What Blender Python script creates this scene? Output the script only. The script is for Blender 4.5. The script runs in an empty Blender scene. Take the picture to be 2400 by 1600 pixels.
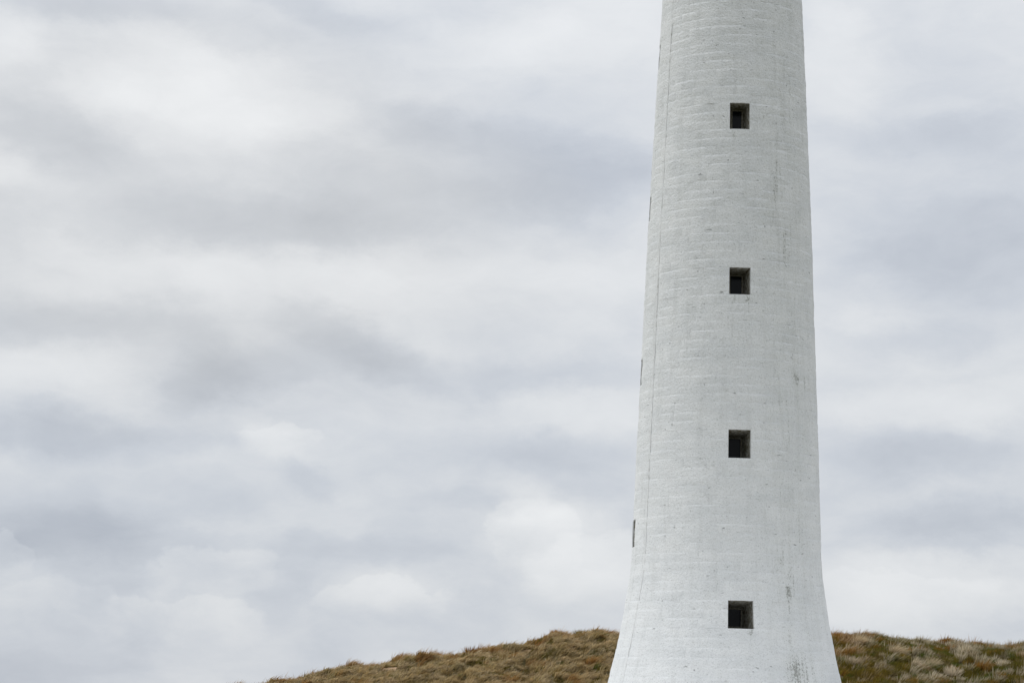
import bpy, math, random
import numpy as np
from mathutils import Vector, Matrix

S = bpy.context.scene
C = S.collection
RNG = np.random.default_rng(7)
random.seed(7)
rad = math.radians

# ------------------------------------------------------------------ camera
EYE = np.array([0.0, 0.0, 1.6])
PITCH, ROLL = rad(9.7), rad(1.6)
_fw = np.array([0, math.cos(PITCH), math.sin(PITCH)])
_up = np.array([0, -math.sin(PITCH), math.cos(PITCH)])
_rt = np.array([1.0, 0, 0])
CR = math.cos(ROLL) * _rt + math.sin(ROLL) * _up
CU = -math.sin(ROLL) * _rt + math.cos(ROLL) * _up
cd = bpy.data.cameras.new('camera')
cd.lens = 75; cd.sensor_width = 36; cd.clip_start = 0.5; cd.clip_end = 20000
cam = bpy.data.objects.new('camera', cd); C.objects.link(cam)
m = Matrix.Identity(4)
for i in range(3):
    m[i][0] = CR[i]; m[i][1] = CU[i]; m[i][2] = -_fw[i]; m[i][3] = EYE[i]
cam.matrix_world = m
S.camera = cam

# ------------------------------------------------------------------ light
TO_SUN = Vector((-0.93, 0.20, 0.0)).normalized() * math.cos(rad(46)) + Vector((0, 0, math.sin(rad(46))))
sd = bpy.data.lights.new('sun', 'SUN'); sd.energy = 1.35; sd.angle = rad(40); sd.color = (1.0, 0.98, 0.95)
sun = bpy.data.objects.new('sun', sd); C.objects.link(sun)
sun.rotation_mode = 'QUATERNION'; sun.rotation_quaternion = TO_SUN.to_track_quat('Z', 'Y')
sun.location = (-40, -20, 60)
S.view_settings.view_transform = 'Standard'; S.view_settings.look = 'None'
S.view_settings.exposure = 0.0; S.view_settings.gamma = 1.0
S.render.engine = 'CYCLES'

# ------------------------------------------------------------------ node helper
class NT:
    def __init__(s, tree): s.t = tree; s.n = tree.nodes; s.l = tree.links
    def node(s, kind, **kw):
        n = s.n.new(kind)
        for k, v in kw.items(): setattr(n, k, v)
        return n
    def put(s, sock, v):
        if isinstance(v, bpy.types.NodeSocket): s.l.new(v, sock)
        elif v is not None: sock.default_value = v
    def math(s, op, a, b=None, c=None, clamp=False):
        n = s.node('ShaderNodeMath', operation=op, use_clamp=clamp)
        s.put(n.inputs[0], a); s.put(n.inputs[1], b)
        if c is not None: s.put(n.inputs[2], c)
        return n.outputs[0]
    def mapr(s, v, a, b, c=0.0, d=1.0, kind='LINEAR'):
        n = s.node('ShaderNodeMapRange', interpolation_type=kind, clamp=True)
        for i, q in enumerate((v, a, b, c, d)): s.put(n.inputs[i], q)
        return n.outputs[0]
    def mapping(s, v, loc=(0,0,0), rot=(0,0,0), sc=(1,1,1), kind='POINT'):
        n = s.node('ShaderNodeMapping', vector_type=kind)
        s.put(n.inputs[0], v); n.inputs[1].default_value = loc; n.inputs[2].default_value = rot; n.inputs[3].default_value = sc
        return n.outputs[0]
    def noise(s, v, scale, detail=3.0, rough=0.5, dist=0.0):
        n = s.node('ShaderNodeTexNoise')
        s.put(n.inputs['Vector'], v); n.inputs['Scale'].default_value = scale
        n.inputs['Detail'].default_value = detail; n.inputs['Roughness'].default_value = rough
        n.inputs['Distortion'].default_value = dist
        return n
    def mix(s, f, a, b, blend='MIX'):
        n = s.node('ShaderNodeMix', data_type='RGBA', blend_type=blend)
        s.put(n.inputs[0], f); s.put(n.inputs[6], a); s.put(n.inputs[7], b)
        return n.outputs[2]
    def length(s, v):
        n = s.node('ShaderNodeVectorMath', operation='LENGTH'); s.put(n.inputs[0], v); return n.outputs['Value']
    def combine(s, x, y, z=0.0):
        n = s.node('ShaderNodeCombineXYZ'); s.put(n.inputs[0], x); s.put(n.inputs[1], y); s.put(n.inputs[2], z); return n.outputs[0]
    def sep(s, v):
        n = s.node('ShaderNodeSeparateXYZ'); s.put(n.inputs[0], v); return n.outputs
    def blobs(s, vec, lst, start=0.0):
        """sum of soft elliptical patches (x, y, half-length, half-height, tilt, weight) in the plane of vec"""
        acc = start
        for x, y, sx, sy, a, w in lst:
            q = s.mapping(vec, (x, y, 0), (0, 0, rad(a)), (sx, sy, 1), 'TEXTURE')
            k = s.mapr(s.length(q), 0.0, 1.9, 1.0, 0.0, 'SMOOTHERSTEP')
            acc = s.math('MULTIPLY_ADD', k, w, acc)
        return acc

def C4(r, g, b): return (r, g, b, 1.0)

# ------------------------------------------------------------------ world: overcast sky over a Nishita sky
# cloud patches: azimuth, elevation (degrees), half-length, half-height, tilt, weight
SKY_SRC = [ (640,1440,430,110,0,-.28),(90,1510,320,120,0,-.28),(1200,1060,300,60,0,-.2),  # column, row of the photographed cloud, half-length, half-height, tilt, weight
 (130,330,190,70,-14,-.55),(560,515,400,62,0,-.60),(1080,310,330,50,-9,-.62),(1340,440,270,75,0,-.85),(900,440,280,110,0,-.40),
 (850,805,170,50,-24,-.80),(620,850,220,58,0,-.62),(455,900,120,48,14,-.45),(440,750,150,55,-36,-.25),(150,755,260,55,0,-.55),
 (150,1010,280,46,0,-.65),(200,1255,270,60,0,-.85),(720,1285,310,36,0,-.38),(740,1115,66,34,-25,-.38),(250,15,230,36,0,-.55),
 (720,30,160,40,-8,-.42),(520,88,140,40,-8,-.32),(640,1405,64,64,0,-.3),(40,1560,230,50,0,-.3),(2310,575,300,140,0,-.72),
 (2100,310,220,44,0,-.35),(2330,330,150,70,0,-.4),(2160,1055,230,76,0,-.6),(2240,1240,220,50,0,-.7),(2150,795,190,34,0,-.35),
 (1250,890,270,38,0,-.38),(1380,1085,270,70,0,-.35),(60,180,70,60,40,-.25),(1150,1175,120,30,0,-.3),(300,1150,300,60,0,-.3),
 (460,230,220,95,0,.85),(1160,110,200,60,8,.3),(600,640,480,60,0,.4),(90,860,170,50,0,.4),(655,1020,95,40,-15,.5),
 (910,1385,140,48,0,.5),(1255,1200,90,55,0,.40),(1350,1300,180,100,-25,.5),(490,1265,120,50,0,.35),(1960,150,110,160,0,.5),
 (2120,960,270,56,0,.45),(2150,1390,270,76,0,.5),(20,120,70,60,0,.45),(10,400,100,44,0,.35),(1450,60,230,120,0,.45),
 (1400,640,260,50,0,.3),(500,1440,150,56,0,.3),(1370,960,200,40,0,.3),(2000,700,160,40,0,.2),(740,270,150,50,0,.4),
]
def to_sky(px, py):
    f = 75 / 36 * 2400
    d = _fw + CR * ((px - 1200) / f) + CU * ((800 - py) / f)
    return math.degrees(math.atan2(d[0], d[1])), math.degrees(math.atan2(d[2], math.hypot(d[0], d[1])))
SKY = [(*to_sky(x, y), sx / 87.3, sy / 87.3, a + 1.6, w) for x, y, sx, sy, a, w in SKY_SRC]

W = bpy.data.worlds.new('World'); S.world = W; W.use_nodes = True
t = NT(W.node_tree); t.n.clear()
g = t.node('ShaderNodeTexCoord').outputs['Generated']
x, y, z = t.sep(g)
az = t.math('MULTIPLY', t.math('ARCTAN2', x, y), 57.29578)
el = t.math('MULTIPLY', t.math('ARCSINE', z), 57.29578)
ae = t.combine(az, el)
# wispy warp of the cloud field
wn = t.noise(t.mapping(ae, sc=(.24, .40, 1)), 1.0, 9, .64).outputs['Color']
wx, wy, _ = t.sep(wn)
ae2 = t.combine(t.math('MULTIPLY_ADD', t.math('SUBTRACT', wx, .5), 3.4, az), t.math('MULTIPLY_ADD', t.math('SUBTRACT', wy, .5), 2.0, el))
v = t.blobs(ae2, SKY)
dome = t.mapping(g, sc=(10, 10, 16))
n1 = t.noise(dome, 1.0, 6, .55, .6).outputs['Fac']
n2 = t.noise(t.mapping(g, sc=(34, 34, 70)), 1.0, 5, .6, .8).outputs['Fac']
n3 = t.noise(t.mapping(g, sc=(3, 3, 8)), 1.0, 4, .5, .3).outputs['Fac']
v = t.math('MULTIPLY_ADD', t.math('SUBTRACT', n1, .5), .85, v)
v = t.math('MULTIPLY_ADD', t.math('SUBTRACT', n2, .5), .42, v)
wisp = t.noise(t.mapping(ae2, rot=(0, 0, .38), sc=(.22, .62, 1)), 1.0, 9, .62, .6).outputs['Fac']
v = t.math('MULTIPLY_ADD', t.math('SUBTRACT', wisp, .5), .7, v)
# heaped cumulus: billowing tops that melt into the layer below
bw = t.noise(t.mapping(ae, sc=(.55, .75, 1)), 1.0, 9, .56).outputs['Color']
bx_, by_, _ = t.sep(bw)
ae3 = t.combine(t.math('MULTIPLY_ADD', t.math('SUBTRACT', bx_, .5), 2.6, az), t.math('MULTIPLY_ADD', t.math('SUBTRACT', by_, .5), 2.2, el))
for px, py, rx, ry, wt in ((1260,1265,120,90,.26),(1410,1340,180,100,.30),(480,1335,170,70,.30),(5,1310,70,50,.34),(900,1400,165,62,.30),(430,1455,210,70,.26),(130,1430,160,70,.2),(660,1035,110,42,.26),(2150,1400,240,70,.2)):
    ca, ce = to_sky(px, py)
    lq = t.mapping(ae3, (ca, ce, 0), (0, 0, 0), (rx / 87.3, ry / 87.3, 1), 'TEXTURE')
    top_ = t.mapr(t.length(lq), 1.05, .84, 0.0, 1.0, 'SMOOTHSTEP')
    fade = t.mapr(t.sep(lq)[1], -.9, .55)
    v = t.math('MULTIPLY_ADD', t.math('MULTIPLY', top_, fade), wt, v)
heap = t.noise(t.mapping(g, sc=(13, 13, 22)), 1.0, 9, .5, .25).outputs['Fac']
v = t.math('ADD', v, t.mapr(el, 8.0, 3.5, 0.0, -.16))
heap = t.math('MULTIPLY', t.mapr(heap, .46, .58, -.5, .5, 'SMOOTHSTEP'), t.mapr(el, 9.5, 4.0, 0.0, .2))
v = t.math('ADD', v, heap)
v = t.math('MULTIPLY_ADD', t.math('SUBTRACT', n3, .5), .4, v)
cr = t.node('ShaderNodeValToRGB'); t.put(cr.inputs[0], t.mapr(v, -1.25, 1.05))
e = cr.color_ramp.elements
e[0].position = 0.0; e[0].color = C4(.445, .482, .548)
e[1].position = 1.0; e[1].color = C4(.855, .868, .882)
k = e.new(.36); k.color = C4(.590, .625, .680)
k = e.new(.62); k.color = C4(.718, .740, .768)
# an overcast sky brightens smoothly from the horizon to the zenith
cr2 = t.node('ShaderNodeValToRGB'); t.l.new(cr.inputs[0].links[0].from_socket, cr2.inputs[0])
for q_, (ps, cl) in enumerate(((0.0, C4(.492, .506, .522)), (.36, C4(.604, .618, .634)), (.62, C4(.724, .734, .744)), (1.0, C4(.855, .864, .868)))):
    el_ = cr2.color_ramp.elements[q_ if q_ == 0 else -1] if q_ in (0, 3) else cr2.color_ramp.elements.new(ps)
    el_.position = ps; el_.color = cl
veil = t.mapr(t.math('ADD', t.blobs(ae2, [(*to_sky(380, 470), 9.0, 5.0, 0, 1.0)]), t.math('MULTIPLY', t.math('SUBTRACT', n3, .5), .8)), .15, .75)   # thicker, greyer cloud here, thinner and bluer there
tint = t.mix(t.math('MULTIPLY', veil, .75), cr.outputs[0], cr2.outputs[0])
up = t.math('MAXIMUM', z, 0.0)
bright = t.math('MULTIPLY_ADD', t.math('MULTIPLY', up, up), 0.74, 1.0)
cloud = t.node('ShaderNodeVectorMath', operation='SCALE'); t.l.new(tint, cloud.inputs[0]); t.put(cloud.inputs['Scale'], t.math('MULTIPLY', bright, 10.0))
sky = t.node('ShaderNodeTexSky', sky_type='NISHITA'); sky.sun_disc = False
sky.sun_elevation = rad(46); sky.sun_rotation = math.atan2(TO_SUN.x, TO_SUN.y)
mx = t.mix(0.96, sky.outputs[0], cloud.outputs[0])
bg = t.node('ShaderNodeBackground'); t.l.new(mx, bg.inputs[0]); bg.inputs[1].default_value = 0.1
wo = t.node('ShaderNodeOutputWorld'); t.l.new(bg.outputs[0], wo.inputs[0])
W.cycles.sampling_method = 'MANUAL'; W.cycles.sample_map_resolution = 512

# ------------------------------------------------------------------ object helpers
def link(name, me, mat=None, parent=None, kind=None, label=None, cat=None, group=None):
    o = bpy.data.objects.new(name, me); C.objects.link(o)
    if mat is not None: me.materials.append(mat)
    if parent is not None: o.parent = parent
    for kk, vv in (('kind', kind), ('label', label), ('category', cat), ('group', group)):
        if vv: o[kk] = vv
    return o
def mesh_py(name, vs, fs, smooth=False):
    me = bpy.data.meshes.new(name); me.from_pydata([tuple(map(float, q)) for q in vs], [], fs)
    if smooth: me.polygons.foreach_set('use_smooth', [True] * len(me.polygons))
    me.update(); return me
def mesh_tris(name, V, F, col=None, smooth=False):
    me = bpy.data.meshes.new(name)
    me.vertices.add(len(V)); me.vertices.foreach_set('co', np.ascontiguousarray(V, np.float32).ravel())
    n = len(F); me.loops.add(n * 3); me.polygons.add(n)
    me.loops.foreach_set('vertex_index', np.ascontiguousarray(F, np.int32).ravel())
    me.polygons.foreach_set('loop_start', np.arange(0, n * 3, 3, dtype=np.int32))
    if smooth: me.polygons.foreach_set('use_smooth', np.ones(n, bool))
    if col is not None:
        a = me.attributes.new('tone', 'FLOAT_COLOR', 'POINT')
        a.data.foreach_set('color', np.c_[col, np.ones(len(col))].astype(np.float32).ravel())
    me.update(calc_edges=True); me.validate(); return me
def box(vs, fs, c, d, M=None):
    b = len(vs)
    for sx in (-1, 1):
        for sy in (-1, 1):
            for sz in (-1, 1):
                p = Vector((sx * d[0], sy * d[1], sz * d[2]))
                if M is not None: p = M @ p
                vs.append(tuple(Vector(c) + p))
    fs += [tuple(b + i for i in f) for f in ((0,1,3,2),(4,6,7,5),(0,4,5,1),(2,3,7,6),(0,2,6,4),(1,5,7,3))]
def newmat(name):
    mt = bpy.data.materials.new(name); mt.use_nodes = True
    q = NT(mt.node_tree); q.n.clear()
    o = q.node('ShaderNodeOutputMaterial'); p = q.node('ShaderNodeBsdfPrincipled')
    q.l.new(p.outputs[0], o.inputs[0]); p.inputs['Roughness'].default_value = .8
    p.inputs['Specular IOR Level'].default_value = .25
    q.p = p; q.o = o
    return mt, q

# ------------------------------------------------------------------ materials
# cylinder coordinates (arc in degrees, height in metres) of stains on the tower: angle, z, half widths, tilt, weight
STAINS = [(31.6,6.97,2.8,.30,0,.62),(29,4.93,2.6,.40,0,.40),(29.6,3.62,3.2,.6,0,.30),(-3.5,19.7,.55,.9,0,.55),(7.2,19.8,.6,.8,0,.55),(-4,27.6,.5,.9,0,.5),(6.5,27.8,.5,.7,0,.4),(-2,12.3,.6,.8,0,.4),(8,12.4,.6,.7,0,.4),(7.6,4.7,.8,.7,0,.45),(27,8.4,3,.3,0,.35),(20,29.25,6,.22,0,.55),
 (44,16.8,2.2,.28,0,.85),(52,16.6,.7,.35,0,1.0),(56,15.1,1.2,.2,0,.9),(41,17.8,2.5,.9,0,.35),(38,19.4,3,.9,0,.4),(22,24.0,5,1.2,0,.30),
 (34,22.6,4,1.4,0,.22),(28,26.2,4,1.2,0,.35),(30,15.6,5,.5,0,.3),(24,14.9,4,.2,0,.35),(35,7.6,4,1.2,0,.3),(31,5.6,3,.9,0,.45),(33,3.0,5,1.2,0,.45),
 (-2,20.3,1.0,.3,0,.75),(6,20.3,1.2,.28,0,.75),(1.5,20.25,7,.2,0,.4),(-3,28.15,.8,.45,0,.65),(1,28.2,5,.25,0,.3),(7.5,5.15,1.6,.18,0,.9),(1,5.12,5,.12,0,.4),
 (-13,20.9,.6,.5,0,.45),(-14,20.2,.6,.4,10,.55),(48,18.9,.7,.4,0,.45),(46,12.8,3,.5,0,.28),(55,6.0,2,.5,0,.35),(43,2.6,2,1.2,0,.45),(62,30,5,1.5,0,.2),(40,31.0,8,1.0,0,.2),(50,25,8,1.2,0,.25)]
def stone_material(name, mossy):
    mt, q = newmat(name)
    oc = q.node('ShaderNodeTexCoord').outputs['Object']
    x, y, z = q.sep(oc)
    th = q.math('MULTIPLY', q.math('ARCTAN2', x, q.math('MULTIPLY', y, -1.0)), 57.29578)
    cyl = q.combine(th, z)
    arc = q.combine(q.math('MULTIPLY', th, .075), z)             # metres round the wall, metres up
    fine = q.noise(oc, 11.0, 4, .62).outputs['Fac']
    grain = q.noise(oc, 26.0, 2, .5).outputs['Fac']
    lump = q.noise(q.mapping(arc, sc=(1.4, 3.6, 1)), 1.0, 4, .55, .5).outputs['Fac']
    # chips and gouges in the thick paint
    g1 = q.noise(q.mapping(arc, rot=(0, 0, .15), sc=(3.2, 8.5, 1)), 1.0, 3, .5, .4).outputs['Fac']
    gouge = q.mapr(g1, .69, .74)
    g2 = q.noise(q.mapping(arc, rot=(0, 0, -.2), sc=(4.2, 2.6, 1)), 1.0, 4, .55, 1.0).outputs['Fac']
    ridge = q.mapr(q.math('ABSOLUTE', q.math('SUBTRACT', g2, .5)), 0.0, .012, 1.0, 0.0)
    ridge = q.math('MULTIPLY', ridge, q.mapr(q.noise(arc, 1.1, 2).outputs['Fac'], .56, .66))
    h = q.math('MULTIPLY', fine, .070)
    h = q.math('MULTIPLY_ADD', grain, .026, h)
    h = q.math('MULTIPLY_ADD', lump, .034, h)
    h = q.math('MULTIPLY_ADD', gouge, -.030, h)
    h = q.math('MULTIPLY_ADD', ridge, -.012, h)
    bp = q.node('ShaderNodeBump'); bp.inputs['Strength'].default_value = .8; bp.inputs['Distance'].default_value = 1.0
    q.put(bp.inputs['Height'], h); q.l.new(bp.outputs[0], q.p.inputs['Normal'])
    # paint: off-white, patchy recoats
    patch = q.noise(q.mapping(arc, sc=(.5, 1.1, 1)), 1.0, 3, .5).outputs['Fac']
    col = q.mix(q.mapr(patch, .35, .65), C4(.72, .74, .75), C4(.785, .80, .805))
    # algae and soot runs
    warp = q.noise(q.mapping(cyl, sc=(.5, 2.0, 1)), 1.0, 3, .6).outputs['Color']
    wx, wy, _ = q.sep(warp)
    cw = q.combine(q.math('MULTIPLY_ADD', q.math('SUBTRACT', wx, .5), 5.0, th), q.math('MULTIPLY_ADD', q.math('SUBTRACT', wy, .5), .9, z))
    band = q.mapr(q.math('ABSOLUTE', q.math('SUBTRACT', th, 36.0)), 7.0, 27.0, .74, 0.0, 'SMOOTHSTEP')
    streak = q.noise(q.mapping(arc, sc=(4.5, .45, 1)), 1.0, 5, .6, .3).outputs['Fac']
    band = q.math('MULTIPLY', band, q.mapr(streak, .40, .66))
    dens = q.math('ADD', q.blobs(cw, STAINS), band)
    speck = q.noise(q.mapping(arc, sc=(13.0, 8.0, 1)), 1.0, 6, .78).outputs['Fac']
    thr = q.math('SUBTRACT', .695, q.math('MULTIPLY', dens, .215))
    stain = q.math('MULTIPLY', q.mapr(q.math('SUBTRACT', speck, thr), 0.0, .07), q.mapr(dens, .0, .12))
    wash = q.math('MULTIPLY', dens, .13, clamp=True)
    col = q.mix(wash, col, C4(.40, .42, .34))
    col = q.mix(q.math('MULTIPLY', stain, .58), col, C4(.085, .088, .06))
    pit = q.noise(oc, 15.0, 5, .68).outputs['Fac']                 # grime speckle, painted darker to stand in for relief shade
    col = q.mix(q.mapr(pit, .47, .30, 0.0, .42), col, C4(.22, .23, .215))
    drip = q.noise(q.mapping(arc, sc=(2.6, .22, 1)), 1.0, 5, .6, .2).outputs['Fac']
    col = q.mix(q.mapr(drip, .50, .72, 0.0, .15), col, C4(.36, .37, .34))
    col = q.mix(q.math('MULTIPLY', gouge, .6), col, C4(.14, .145, .135))
    # pinholes
    vo = q.node('ShaderNodeTexVoronoi'); q.put(vo.inputs['Vector'], arc); vo.inputs['Scale'].default_value = 2.2
    hole = q.math('MULTIPLY', q.mapr(vo.outputs['Distance'], .05, .09, 1.0, 0.0), q.mapr(q.noise(arc, .8, 2).outputs['Fac'], .52, .6))
    col = q.mix(q.math('MULTIPLY', hole, .7), col, C4(.08, .08, .07))
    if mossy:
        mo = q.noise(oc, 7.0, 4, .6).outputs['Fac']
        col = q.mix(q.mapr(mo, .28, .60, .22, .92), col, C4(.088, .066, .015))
    q.l.new(col, q.p.inputs['Base Color']); q.p.inputs['Roughness'].default_value = .72
    return mt
M_STONE = stone_material('painted_stone', False)
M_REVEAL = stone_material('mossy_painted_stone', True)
M_FRAME, q = newmat('weathered_frame_paint')
oc = q.node('ShaderNodeTexCoord').outputs['Object']
q.l.new(q.mix(q.mapr(q.noise(oc, 14, 3).outputs['Fac'], .35, .65), C4(.34, .33, .29), C4(.16, .15, .12)), q.p.inputs['Base Color'])
M_GLASS, q = newmat('dark_window_glass')
oc = q.node('ShaderNodeTexCoord').outputs['Object']
q.l.new(q.mix(q.noise(oc, 3, 2).outputs['Fac'], C4(.002, .003, .004), C4(.010, .015, .021)), q.p.inputs['Base Color'])
q.p.inputs['Roughness'].default_value = .12; q.p.inputs['Specular IOR Level'].default_value = .12
M_STRIP, q = newmat('painted_copper_strip')
oc = q.node('ShaderNodeTexCoord').outputs['Object']
q.l.new(q.mix(q.mapr(q.noise(oc, 3.0, 5, .7).outputs['Fac'], .52, .68), C4(.70, .71, .71), C4(.40, .40, .37)), q.p.inputs['Base Color'])
M_BLADE, q = newmat('dune_grass_blade')
at = q.node('ShaderNodeAttribute', attribute_name='tone')
q.l.new(at.outputs['Color'], q.p.inputs['Base Color']); q.p.inputs['Roughness'].default_value = .65
tr = q.node('ShaderNodeBsdfTranslucent'); q.l.new(at.outputs['Color'], tr.inputs[0])
ms = q.node('ShaderNodeMixShader'); ms.inputs[0].default_value = .42
q.l.new(q.p.outputs[0], ms.inputs[1]); q.l.new(tr.outputs[0], ms.inputs[2]); q.l.new(ms.outputs[0], q.o.inputs[0])
M_DUNE, q = newmat('dune_soil_and_sand')
at = q.node('ShaderNodeAttribute', attribute_name='tone')
oc = q.node('ShaderNodeTexCoord').outputs['Object']
q.l.new(q.mix(q.mapr(q.noise(oc, 5, 5, .6).outputs['Fac'], .3, .7, .0, .35), at.outputs['Color'], C4(.12, .10, .04)), q.p.inputs['Base Color'])
bp = q.node('ShaderNodeBump'); bp.inputs['Distance'].default_value = .15; q.put(bp.inputs['Height'], q.noise(oc, 4, 5, .6).outputs['Fac']); q.l.new(bp.outputs[0], q.p.inputs['Normal'])
M_GROUND, q = newmat('rough_pasture')
oc = q.node('ShaderNodeTexCoord').outputs['Object']
c1 = q.mix(q.mapr(q.noise(oc, .05, 5).outputs['Fac'], .35, .65), C4(.085, .085, .03), C4(.17, .14, .065))
q.l.new(q.mix(q.noise(oc, 2.5, 4).outputs['Fac'], c1, C4(.10, .10, .035)), q.p.inputs['Base Color'])
M_BOUNCE, q = newmat('bounce_gravel')  # very pale so the unseen knoll reflects light up the tower
oc = q.node('ShaderNodeTexCoord').outputs['Object']
q.l.new(q.mix(q.noise(oc, 30, 4, .7).outputs['Fac'], C4(.70, .69, .66), C4(.84, .83, .80)), q.p.inputs['Base Color'])
M_WOOD, q = newmat('weathered_timber')
oc = q.node('ShaderNodeTexCoord').outputs['Object']
q.l.new(q.mix(q.noise(q.mapping(oc, sc=(1, 14, 14)), 2.0, 4).outputs['Fac'], C4(.20, .165, .12), C4(.40, .355, .29)), q.p.inputs['Base Color'])

# ------------------------------------------------------------------ ground
TX, TY = 10.29, 100.0
def disc(name, cx, cy, zz, r, n, mat):
    vs = [(cx, cy, zz)] + [(cx + r * math.cos(2 * math.pi * i / n), cy + r * math.sin(2 * math.pi * i / n), zz) for i in range(n)]
    return link(name, mesh_py(name, vs, [(0, i + 1, (i + 1) % n + 1) for i in range(n)]), mat, kind='structure')
disc('ground', 0, 0, 0.0, 9000, 96, M_GROUND)
# unseen gravel knoll, added and raised to bounce light onto the lower tower
vs, fs, n = [], [], 72
for rr, zz in ((4.0, 2.15), (12.0, 2.15), (14.0, 2.0), (20.0, .9), (27.0, -.05)):
    vs += [(TX + rr * math.cos(2 * math.pi * i / n), TY + rr * math.sin(2 * math.pi * i / n), zz) for i in range(n)]
for j in range(4):
    fs += [(j * n + i, j * n + (i + 1) % n, (j + 1) * n + (i + 1) % n, (j + 1) * n + i) for i in range(n)]
link('bounce_knoll', mesh_py('bounce_knoll', vs, fs, True), M_BOUNCE, kind='structure')

# ------------------------------------------------------------------ dune
def waves(seed, n, lo, hi):
    r = np.random.default_rng(seed); a = r.uniform(0, 2 * math.pi, n); L = np.exp(r.uniform(math.log(lo), math.log(hi), n)); ph = r.uniform(0, 6.28, n)
    def f(x, y):
        s = 0
        for i in range(n): s = s + np.sin((x * np.cos(a[i]) + y * np.sin(a[i])) * 2 * math.pi / L[i] + ph[i])
        return s / math.sqrt(n / 2)
    return f
wv_big, wv_mid, wv_small = waves(1, 9, 5, 14), waves(2, 12, 1.6, 3.6), waves(3, 14, .8, 1.8)
wv_c4 = waves(8, 14, 1.1, 2.8)
wv_c1, wv_c2, wv_c3 = waves(4, 10, 2.5, 9), waves(5, 12, 1.6, 6), waves(6, 12, 1.2, 4)
CXS = [-75, -45, -30, -21.1, -17.2, -11.8, -6.5, -2.9, -.7, 1.6, 2.8, 3.9, 6.5, 9.3, 18.7, 27.9, 31, 35, 38.2, 40.4, 44, 60, 85]
CZS = [-1.5, -.6, .7, 2.25, 3.15, 4.3, 5.15, 5.7, 6.05, 6.0, 6.75, 7.5, 7.5, 7.5, 7.9, 8.05, 7.85, 7.6, 7.4, 7.45, 7.7, 7.6, 6.5]
YC, YF, YB = 182.0, 141.0, 245.0
def height(x, y):
    x = np.asarray(x, float); y = np.asarray(y, float)
    c = np.interp(x, CXS, CZS)
    c = c + .10 * np.sin(x * .83 + 1) + .07 * np.sin(x * 1.9)
    f = np.clip((y - YF) / (YC - YF), 0, 1); s = f * f * (3 - 2 * f) * .35 + .65 * np.sin(f * math.pi / 2) ** 1.25
    bk = np.clip((y - YC) / (YB - YC), 0, 1); s = np.where(y > YC, 1 - bk * bk * (3 - 2 * bk), s)
    lum = (.16 * wv_big(x, y) + .14 * wv_mid(x, y) + .05 * wv_small(x, y)) * np.clip(f * 1.6, 0, 1) * np.clip((YC + 1.0 - y) / 4.0, .2, 1) * (1 - .45 / (1 + np.exp(-(x - 20) / 2.0)))
    return c * s + lum * np.clip(c / 3, 0, 1) - .05 - (1 - s) * .6
SAND = [(-8.6, 172.5, 1.5, .8), (-5.0, 176.0, 1.0, .8), (-.6, 174.2, 1.7, .9), (2.4, 177.0, .9, .7), (-12, 177, .8, .7)]
def sand_mask(x, y):
    s = np.zeros_like(x)
    for a, b, rx, ry in SAND: s = np.maximum(s, np.exp(-((x - a) / rx) ** 2 - ((y - b) / ry) ** 2))
    return s
gx = np.concatenate([np.linspace(-75, -26, 30)[:-1], np.linspace(-26, 50, 254), np.linspace(50, 85, 18)[1:]])
gy = np.concatenate([np.linspace(139, 152, 20)[:-1], np.linspace(152, 187, 118), np.linspace(187, 246, 30)[1:]])
X, Y = np.meshgrid(gx, gy); Z = height(X, Y)
nx, ny = len(gx), len(gy); I = np.arange(nx * ny).reshape(ny, nx)
a, b, c_, d = I[:-1, :-1].ravel(), I[:-1, 1:].ravel(), I[1:, 1:].ravel(), I[1:, :-1].ravel()
sm = sand_mask(X, Y).ravel()[:, None]
soil = np.where(wv_c1(X, Y).ravel()[:, None] > 0, np.array([[.075, .060, .022]]), np.array([[.10, .078, .034]]))
dcol = soil * (1 - sm) + np.array([[.44, .29, .17]]) * sm
link('dune', mesh_tris('dune', np.c_[X.ravel(), Y.ravel(), Z.ravel()], np.r_[np.c_[a, b, c_], np.c_[a, c_, d]], dcol, True), M_DUNE, kind='structure')

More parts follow.
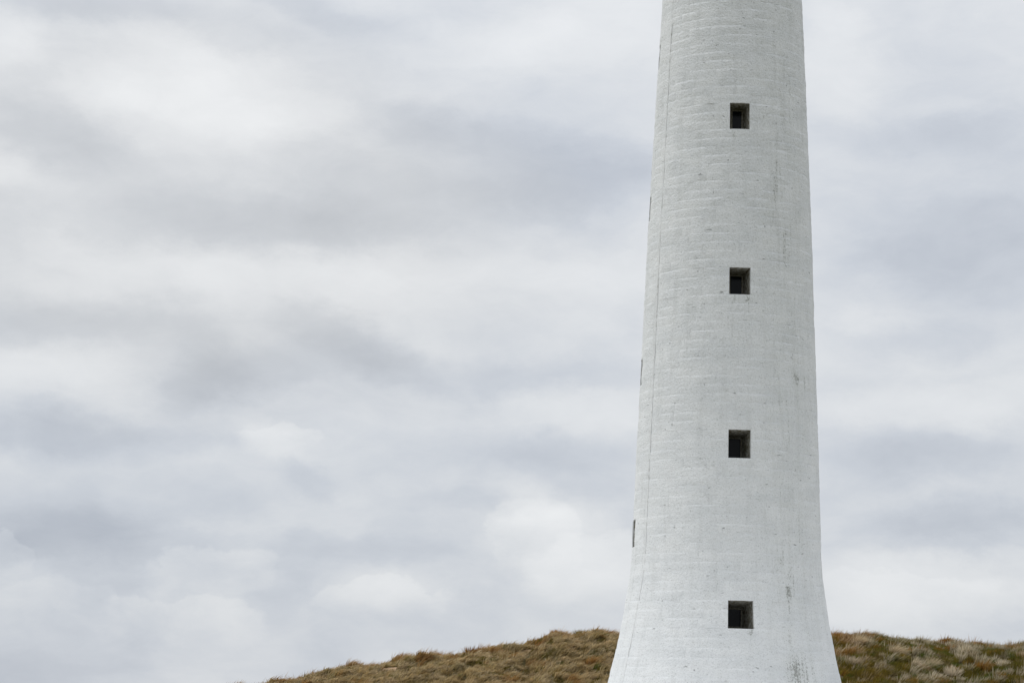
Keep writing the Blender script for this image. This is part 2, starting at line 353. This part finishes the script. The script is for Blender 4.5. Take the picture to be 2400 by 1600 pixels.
# grass ---------------------------------------------------------------
STRAW, PALE, OLIVE, RUSSET, GREEN, BROWN = [np.array(q) for q in ((.70, .50, .24), (.70, .60, .45), (.150, .122, .014), (.33, .155, .030), (.080, .105, .010), (.15, .10, .035))]
def blades(px, py, pz, tone_root, tone_tip, length, lean, spread, rad0, count, width, droop, rng):
    """every tuft (arrays of equal length) becomes `count` two-segment tapering blades, returned as verts, tris, tones"""
    n = len(px); k = int(count); N = n * k
    rep = lambda q: np.repeat(q, k, axis=0)
    ang = rng.uniform(0, 2 * math.pi, N); rr = np.sqrt(rng.uniform(0, 1, N)) * rep(rad0)
    bx = rep(px) + rr * np.cos(ang); by = rep(py) + rr * np.sin(ang); bz = rep(pz)
    bz = height(bx, by) - .04
    L = rep(length) * rng.uniform(.45, 1.15, N)
    out = rep(spread) * rr / np.maximum(rep(rad0), 1e-3)
    dx = out * np.cos(ang) + rep(lean) * rng.uniform(.5, 1.4, N) + rng.normal(0, .12, N)
    dy = out * np.sin(ang) - .12 + rng.normal(0, .14, N)
    D = np.stack([dx, dy, np.ones(N)], 1); D /= np.linalg.norm(D, axis=1)[:, None]
    P0 = np.stack([bx, by, bz], 1); P1 = P0 + D * (L * .55)[:, None]
    dr = rep(droop)
    D2 = D + np.stack([dx * dr * .8 + .10, dy * dr * .5, -dr * .9 * np.ones(N)], 1); D2 /= np.linalg.norm(D2, axis=1)[:, None]
    P2 = P1 + D2 * (L * .5)[:, None]
    wa = rng.uniform(-1.0, 1.0, N); Wd = np.stack([np.cos(wa), np.sin(wa), np.zeros(N)], 1) * (rep(width) * rng.uniform(.6, 1.3, N) * .5)[:, None]
    V = np.stack([P0 - Wd, P0 + Wd, P1 - Wd * .9, P1 + Wd * .9, P2], 1).reshape(-1, 3)
    o = (np.arange(N) * 5)[:, None]
    F = np.concatenate([o + np.array([[0, 1, 3]]), o + np.array([[0, 3, 2]]), o + np.array([[2, 3, 4]])], 0)
    jit = rng.uniform(.6, 1.4, N)[:, None]
    r_, t_ = rep(tone_root) * jit, rep(tone_tip) * jit
    mid = r_ * .45 + t_ * .55
    T = np.stack([r_, r_, mid, mid, t_], 1).reshape(-1, 3)
    return V, F, T
def lerp(a, b, f): return a * (1 - f) + b * f
NT_ = 19000
tx = RNG.uniform(-25, 48, NT_ * 2); ty = RNG.uniform(153.5, 184.5, NT_ * 2)
keep = (sand_mask(tx, ty) < RNG.uniform(.25, .9, len(tx))) & (height(tx, ty) > .6)
hid = (tx > 10.5 * ty / 100 - 10.5 * 0 - 1.0) & (tx < 25.5)      # straight behind the tower: thinner
keep &= ~(hid & (RNG.uniform(0, 1, len(tx)) < .75))
keep &= ~((ty < 161.2) & (tx > 34.6) & (tx < 38.6))
tx, ty = tx[keep][:NT_], ty[keep][:NT_]
right = 1 / (1 + np.exp(-(tx - 17) / 2.0))
crest = np.clip((ty - 176.5) / 5, 0, 1)
c1, c2, c3 = wv_c1(tx, ty), wv_c2(tx, ty), wv_c3(tx, ty)
sel = c1 * .7 + RNG.normal(0, .45, len(tx))
c4 = wv_c4(tx, ty * .6)
u_ = RNG.uniform(0, 1, len(tx)) + .10 * c1                 # which kind each tuft is
f_pale = np.where(right > .5, np.clip((u_ - .74 + .10 * c4) * 3.5, 0, 1), np.clip((.78 + .75 * c4 + .9 * (u_ - .5)) * 2.2, 0, 1))[:, None]
shade = RNG.uniform(.6, 1.2, len(tx))[:, None]
tip = lerp(OLIVE[None] * .9, lerp(STRAW, PALE, RNG.uniform(0, .6, (len(tx), 1))), f_pale) * shade
tip_r = lerp(OLIVE[None] * 1.05, PALE[None], f_pale) * shade
tip = lerp(tip, tip_r, right[:, None])
root = lerp(BROWN[None] * 1.15, OLIVE[None] * .85, np.clip(.5 + c2 * .5, 0, 1)[:, None])
grn = (np.clip((c3 - .6) * 1.4, 0, 1) * (.6 + .4 * right) * (1 - .7 * f_pale[:, 0]))[:, None]
tip = lerp(tip, GREEN[None] * 1.15, grn); root = lerp(root, GREEN[None] * .8, grn)
rus = np.clip(crest * (.70 - .45 * right) * (.35 + .6 * np.clip(c2, -.6, 1)) + np.clip((c2 - 1.0) * .9, 0, .8), 0, 1)
rus = np.maximum(rus, .8 * np.exp(-((tx - 27.6) / 1.3) ** 2) * np.clip((ty - 168) / 8, .3, 1))[:, None]
tip = lerp(tip, RUSSET[None] * 1.1, rus * .85); root = lerp(root, RUSSET[None] * .7, rus)
Lg = lerp(.60, .64, right) * RNG.uniform(.7, 1.3, len(tx)) * (1 + .15 * c2)
Lg = np.clip(Lg * lerp(.72, 1.2, f_pale[:, 0]), .22, 1.2)
lean = lerp(1.0, .28, right) * RNG.uniform(.6, 1.3, len(tx)) + lerp(.0, .45, right) * np.exp(-((tx - 30) / 4.0) ** 2)
dro = lerp(.75, .18, right) * RNG.uniform(.6, 1.3, len(tx)) * (1 - .5 * crest)
V, F, T = blades(tx, ty, height(tx, ty), root, tip, Lg, lean, lerp(.38, .46, right), RNG.uniform(.14, .30, len(tx)), 38, lerp(.046, .042, right), dro, RNG)
fx = RNG.uniform(-24, 48, 1500); fy = RNG.uniform(179.5, 182.8, 1500); one_ = np.ones(1500)
fr = 1 / (1 + np.exp(-(fx - 17) / 2.0)); fk = RNG.uniform(0, 1, (1500, 1))
Vf, Ff, Tf = blades(fx, fy, fy, lerp(BROWN, OLIVE, .5)[None] * one_[:, None], np.where(fk < .45, RUSSET[None], np.where(fk < .7, OLIVE[None], STRAW[None])), RNG.uniform(.35, .85, 1500), lerp(.55, .2, fr), one_ * .3, one_ * .16, 9, one_ * .035, one_ * .3, RNG)
F = np.r_[F, Ff + len(V)]; V = np.r_[V, Vf]; T = np.r_[T, Tf]
link('dune_grass', mesh_tris('dune_grass', V, F, T), M_BLADE, kind='stuff', label='windblown marram grass covering the dune behind the tower', cat='grass')

# tussocks that stand out one by one: x, y, size, spread, blades, tip tone, root tone, lean, label
TUS = [
 (37.0, 172.5, .95, .55, 330, PALE * 1.12, OLIVE, .06, 'fan shaped pale grey tussock on the upper right slope, isolated among green grass'),
 (34.1, 163.6, .95, .60, 330, PALE * 1.10, BROWN, .10, 'bright pale spiky tussock beside a vivid green patch at the lower right'),
 (33.6, 175.0, .60, .55, 260, PALE, OLIVE, .10, 'pale bushy tussock just under the skyline right of the tower'),
 (30.6, 168.5, 1.25, .45, 420, lerp(PALE, STRAW, .4), BROWN, .85, 'long combed straw tussock swept to the right, nearest the tower foot'),
 (31.4, 164.4, 1.15, .45, 420, lerp(PALE, STRAW, .2), BROWN, .80, 'beige swept tussock low on the slope, below the long combed one'),
 (33.0, 166.0, .85, .55, 300, lerp(PALE, STRAW, .3), OLIVE, .45, 'small beige tussock between the swept clumps and the green patch'),
 (28.6, 173.6, 1.0, .45, 320, lerp(PALE, STRAW, .5), BROWN, .40, 'drooping straw tussock right below the russet clump at the tower edge'),
 (28.3, 181.2, .75, .50, 420, RUSSET * 1.1, RUSSET * .5, .15, 'russet clump on the skyline touching the right edge of the tower'),
 (38.9, 167.8, .70, .55, 240, PALE * 1.1, OLIVE, .05, 'ragged pale tussock at right, above the low timber rail'),
 (41.7, 166.2, .75, .55, 260, PALE * 1.05, OLIVE, .05, 'pale tussock at the far right edge of the picture, low on the slope'),
 (-2.6, 176.2, .95, .75, 420, RUSSET * .95, BROWN * .25, .25, 'round russet brown shrubby clump with a dark hollow on the left slope'),  # near-black root tone paints the hollow's shade; no hollow is modelled
 (4.4, 181.3, .70, .60, 420, RUSSET * 1.15, RUSSET * .6, .45, 'orange brown clump on the highest mound of the left skyline'),
 (6.4, 181.6, .85, .55, 420, lerp(OLIVE, STRAW, .35), OLIVE * .8, .30, 'tall green reedy clump just right of the orange mound'),
 (.1, 181.0, .75, .40, 260, RUSSET, BROWN * .6, .30, 'upright brown clump on the skyline left of the orange mound'),
 (-16.9, 181.0, .70, .50, 260, lerp(RUSSET, STRAW, .3), BROWN * .6, .50, 'leftmost rounded russet clump where the ridge leaves the picture'),
]
for k_, (a_, b_, ln, sp, nb, tt, rt_, le, lab) in enumerate(TUS):
    rg = np.random.default_rng(100 + k_); one = np.ones(1)
    V, F, T = blades(one * a_, one * b_, one * 0, rt_[None], tt[None], one * ln, one * le, one * sp, one * (.26 + .12 * ln), nb, one * .044, one * .35, rg)
    o = link('grass_tussock', mesh_tris('grass_tussock', V - np.array([[a_, b_, float(height(a_, b_))]]), F, T), M_BLADE, label=lab, cat='tussock', group='tussocks standing out on the dune')
    o.location = (a_, b_, float(height(a_, b_)))

# low timber rail at the foot of the slope
root_ = link('timber_rail', None, label='low weathered timber rail at the bottom right of the grassy slope', cat='rail')
root_.location = (36.0, 160.0, float(height(36.0, 160.0)))
ztop = 4.30 - root_.location.z
vs, fs = [], []; box(vs, fs, (0, 0, ztop - .05), (1.32, .06, .05)); link('rail', mesh_py('rail', vs, fs), M_WOOD, root_)
for sx in (-1.05, 1.05):
    vs, fs = [], []; box(vs, fs, (sx, .02, (ztop - .1) / 2 - .2), (.06, .055, (ztop - .1) / 2 + .2)); link('post', mesh_py('post', vs, fs), M_WOOD, root_)

# ------------------------------------------------------------------ lighthouse
PZ = [0, 1.0, 2.0, 2.94, 3.92, 4.9, 5.88, 6.87, 8.06, 8.86, 12.06, 16.11, 20.22, 24.39, 27.34, 31.61, 35.93, 41.0]
PR = [6.15, 5.87, 5.62, 5.388, 5.162, 4.949, 4.769, 4.611, 4.463, 4.411, 4.317, 4.187, 4.043, 3.905, 3.773, 3.593, 3.383, 3.15]
from math import hypot
def _spline():
    zs = np.linspace(0, 41, 821); r = np.interp(zs, PZ, PR)
    for _ in range(40): r[1:-1] = .25 * r[:-2] + .5 * r[1:-1] + .25 * r[2:]
    return zs, r
SZ, SR = _spline()
def radius(zz): return np.interp(zz, SZ, SR)
tower = link('lighthouse', None, label='tall white painted stone lighthouse tower flaring towards its base', cat='lighthouse')
tower.location = (TX, TY, 0)
edges = []
for z0, z1, n in ((0, 5.28, 12), (5.28, 6.52, 3), (6.52, 12.93, 15), (12.93, 14.22, 3), (14.22, 20.49, 15), (20.49, 21.76, 3), (21.76, 28.39, 16), (28.39, 29.66, 3), (29.66, 39.0, 22)):
    edges += [z0 + (z1 - z0) * i / n for i in range(n)]
edges.append(39.0)
NC = len(edges) - 1
def snap(zz): return min(range(NC), key=lambda i: abs(edges[i] - zz))
# windows: first course, angle (deg, 0 faces south), half angle, depth, inner half width, lintel drop
WIN = []
for z0, tw, ha, dp, hw, dr in ((28.39, .7, 7.2, 1.2, .285, .02), (20.49, 1.4, 7.05, 1.5, .33, .07), (12.93, 1.7, 6.9, 1.8, .34, .14), (5.28, 2.4, 6.95, 2.1, .37, .24)):
    WIN.append((snap(z0), tw, ha, dp, hw, dr))
for z0, tw in ((8.97, -88.0), (16.8, -90.0), (24.6, -91.0), (32.4, -91.0)): WIN.append((snap(z0), tw, 7.0, 1.5, .33, .07))
jr = random.Random(11)
groove_w = [(jr.uniform(0, 6.28), jr.uniform(0, 6.28), jr.uniform(0, 6.28)) for _ in range(NC + 1)]
def bed(k, th):      # depth of the bed joint k at angle th: filled with paint in places
    a, b, c = groove_w[k]
    s = .25 + .5 * math.sin(th * 6 + a) + .45 * math.sin(th * 13 + b) + .3 * math.sin(th * 29 + c)
    return .001 + .022 * max(0.0, min(1.0, s))
wob = waves(21, 10, .9, 3.5)
blocks = []       # (course, th0, th1, vjoint depth 0, vjoint depth 1)
for k in range(NC):
    zc = (edges[k] + edges[k + 1]) / 2; R = float(radius(zc))
    stops = []
    cuts = []
    for (c0, tw, ha, *_r) in WIN:
        if c0 <= k < c0 + 3: cuts.append((rad(tw - ha), rad(tw + ha)))
    cuts.sort()
    spans = []
    if not cuts: s0 = jr.uniform(-math.pi, -math.pi + .4); spans.append((s0, s0 + 2 * math.pi))
    else:
        for i, cu in enumerate(cuts):
            nxt = cuts[i + 1][0] if i + 1 < len(cuts) else cuts[0][0] + 2 * math.pi
            spans.append((cu[1], nxt))
    for s0, s1 in spans:
        n = max(1, round((s1 - s0) * R / 1.08)); ws = [jr.uniform(.72, 1.3) for _ in range(n)]; tot = sum(ws); p = s0
        js = [jr.choice((.001, .001, .003, .008, .014)) for _ in range(n + 1)]
        if not cuts: js[-1] = js[0]
        for i in range(n):
            q1 = p + (s1 - s0) * ws[i] / tot
            blocks.append((k, p, q1, js[i], js[i + 1])); p = q1
def block_geo(bk):
    k, t0, t1, j0, j1 = bk; z0, z1 = edges[k], edges[k + 1]
    rb = random.Random(hash((k, round(t0, 4))) & 0xffffff)
    off = rb.gauss(0, .004); tlt = rb.gauss(0, .003); tl2 = rb.gauss(0, .003)
    us = (0, .045, .35, .65, .955, 1); wsq = (0, .40 + rb.random() * .15, .75, .925 + rb.random() * .03, 1)
    vs = []
    for w in wsq:
        for u in us:
            th = t0 + (t1 - t0) * u; zz = z0 + (z1 - z0) * w; R = float(radius(zz))
            r = R + .006 * float(wob(th * 4.2, zz))
            e_ = 0.0
            if w == 0: e_ = max(e_, bed(k, th))
            if w == 1: e_ = max(e_, bed(k + 1, th))
            if u == 0: e_ = max(e_, j0)
            if u == 1: e_ = max(e_, j1)
            if e_: r -= e_
            else: r += off + tlt * (w - .5) + tl2 * (u - .5)
            vs.append((r * math.sin(th), -r * math.cos(th), zz))
    nu, nw = len(us), len(wsq); fs = []
    for j in range(nw - 1):
        for i in range(nu - 1):
            q0 = j * nu + i; fs.append((q0, q0 + 1, q0 + 1 + nu, q0 + nu))
    rim = [i for i in range(nu)] + [j * nu + nu - 1 for j in range(1, nw)] + [(nw - 1) * nu + i for i in range(nu - 2, -1, -1)] + [j * nu for j in range(nw - 2, 0, -1)]
    nf = len(fs); b = len(vs)
    # returns of the block into the wall (corner vertices only keep it light)
    cor = rim if any(c0 - 1 <= k <= c0 + 3 for c0, *_q in WIN) else [0, nu - 1, nw * nu - 1, (nw - 1) * nu]
    nc = len(cor)
    for i in cor:
        vs.append(vs[i])
    for i in cor:
        px, py, pz = vs[i]; r = hypot(px, py); f = (r - .16) / r; vs.append((px * f, py * f, pz))
    for i in range(nc):
        fs.append((b + i, b + nc + i, b + nc + (i + 1) % nc, b + (i + 1) % nc))
    return vs, fs, nf
F_ = 75 / 36 * 2400
def shown(bk):
    k, t0, t1, *_ = bk; th = (t0 + t1) / 2; zz = (edges[k] + edges[k + 1]) / 2; R = float(radius(zz))
    P = np.array([TX + R * math.sin(th), TY - R * math.cos(th), zz]) - EYE
    dp = P @ _fw; px = 1200 + F_ * (P @ CR) / dp; py = 800 - F_ * (P @ CU) / dp
    if not (0 < px < 2400 and 4 < py < 1592): return 0
    nrm = np.array([math.sin(th), -math.cos(th), 0]); face = -(P @ nrm) / np.linalg.norm(P)
    return max(0, face) * (t1 - t0) * R * (edges[k + 1] - edges[k]) / dp ** 2
rank = sorted(blocks, key=shown, reverse=True)
top, rest = rank[:300], rank[300:]
for bk in top:
    vs, fs, nf = block_geo(bk); me = mesh_py('stone_block', vs, fs)
    me.polygons.foreach_set('use_smooth', [i < nf for i in range(len(fs))])
    link('stone_block', me, M_STONE, tower)
VS, FS, SM = [], [], []
for bk in rest:
    vs, fs, nf = block_geo(bk); b = len(VS); VS += vs; FS += [tuple(i + b for i in f) for f in fs]; SM += [i < nf for i in range(len(fs))]
me = mesh_py('stonework', VS, FS); me.polygons.foreach_set('use_smooth', SM)
link('stonework', me, M_STONE, tower, kind='stuff')
# closed top of the shaft
n = 64; rt0 = float(radius(39.0)) + .12
vs = []; fs = []
for zz, rr in ((38.98, rt0), (39.3, rt0), (39.3, .01)):
    vs += [(rr * math.sin(2 * math.pi * i / n), -rr * math.cos(2 * math.pi * i / n), zz) for i in range(n)]
for j in range(2):
    fs += [(j * n + i, j * n + (i + 1) % n, (j + 1) * n + (i + 1) % n, (j + 1) * n + i) for i in range(n)]
link('cornice', mesh_py('cornice', vs, fs), M_STONE, tower)
# windows
for (c0, tw, ha, dp, hw, dr) in WIN:
    z0, z1 = edges[c0], edges[c0 + 3]; tw_ = rad(tw); t0, t1 = rad(tw - ha), rad(tw + ha)
    nn = np.array([math.sin(tw_), -math.cos(tw_), 0]); ss = np.array([math.cos(tw_), math.sin(tw_), 0])
    Rm = float(radius((z0 + z1) / 2))
    def pt(th, zz, inset): r = float(radius(zz)) - inset; return np.array([r * math.sin(th), -r * math.cos(th), zz])
    def inn(u, zz): return nn * (Rm - dp) + ss * u + np.array([0, 0, zz])
    zi0, zi1 = z0 + .10, z1 - dr
    outer = [pt(t0, z0, .05), pt(t1, z0, .05), pt(t1, z1, .05), pt(t0, z1, .05)]
    inner = [inn(-hw, zi0), inn(hw, zi0), inn(hw, zi1), inn(-hw, zi1)]
    vs, fs = [], []
    for i in range(4):                      # sill, jamb, soffit, jamb as a bowed strip each
        j = (i + 1) % 4; b = len(vs); N_ = 6
        for s in range(N_ + 1):
            f = s / N_; vs += [outer[i] * (1 - f) + inner[i] * f, outer[j] * (1 - f) + inner[j] * f]
        fs += [(b + 2 * s, b + 2 * s + 1, b + 2 * s + 3, b + 2 * s + 2) for s in range(N_)]
    win = link('window', mesh_py('window', vs, fs), M_REVEAL, tower)
    Mx = Matrix(((ss[0], nn[0], 0), (ss[1], nn[1], 0), (0, 0, 1)))
    vs, fs = [], []; fw_ = .035; zc = (zi0 + zi1) / 2; hh = (zi1 - zi0) / 2
    base = nn * (Rm - dp + .03)
    for u, zz, du, dz in ((-hw + fw_, zc, fw_, hh), (hw - fw_, zc, fw_, hh), (0, zi1 - fw_, hw - 2 * fw_ - .001, fw_), (0, zi0 + fw_, hw - 2 * fw_ - .001, fw_)):
        box(vs, fs, base + ss * u + np.array([0, 0, zz]), (du, .035, dz), Mx)
    link('frame', mesh_py('frame', vs, fs), M_FRAME, win)
    vs, fs = [], []; box(vs, fs, nn * (Rm - dp - .004) + np.array([0, 0, zc]), (hw + .05, .006, hh + .05), Mx)
    link('pane', mesh_py('pane', vs, fs), M_GLASS, win)
# lightning conductor
path = [(-61.0, 39.0), (-61.2, 35.2), (-61.1, 31), (-61.2, 26.8), (-61.5, 22), (-61.7, 16.9), (-62.1, 12), (-62.6, 7.8), (-63.8, 6.1), (-64.4, 4.7), (-63.9, 2.8), (-64.2, 1.5), (-64.0, 0)]
pz_ = np.linspace(0, 39, 160); pt_ = np.interp(pz_, [p[1] for p in path][::-1], [p[0] for p in path][::-1]) + .12 * np.sin(pz_ * 1.7) + .08 * np.sin(pz_ * 4.3)
vs, fs = [], []
for zz, tt in zip(pz_, pt_):
    R = float(radius(zz)); h_ = .02 / R
    for dth, dr in ((-h_, -.03), (-h_, .014), (h_, .014), (h_, -.03)):
        th = rad(tt) + dth; vs.append(((R + dr) * math.sin(th), -(R + dr) * math.cos(th), zz))
for i in range(len(pz_) - 1):
    for j in range(3):
        q0 = i * 4 + j; fs.append((q0, q0 + 1, q0 + 5, q0 + 4))
link('lightning_conductor', mesh_py('lightning_conductor', vs, fs), M_STRIP, tower, label='thin vertical conductor strip down the left of the tower')
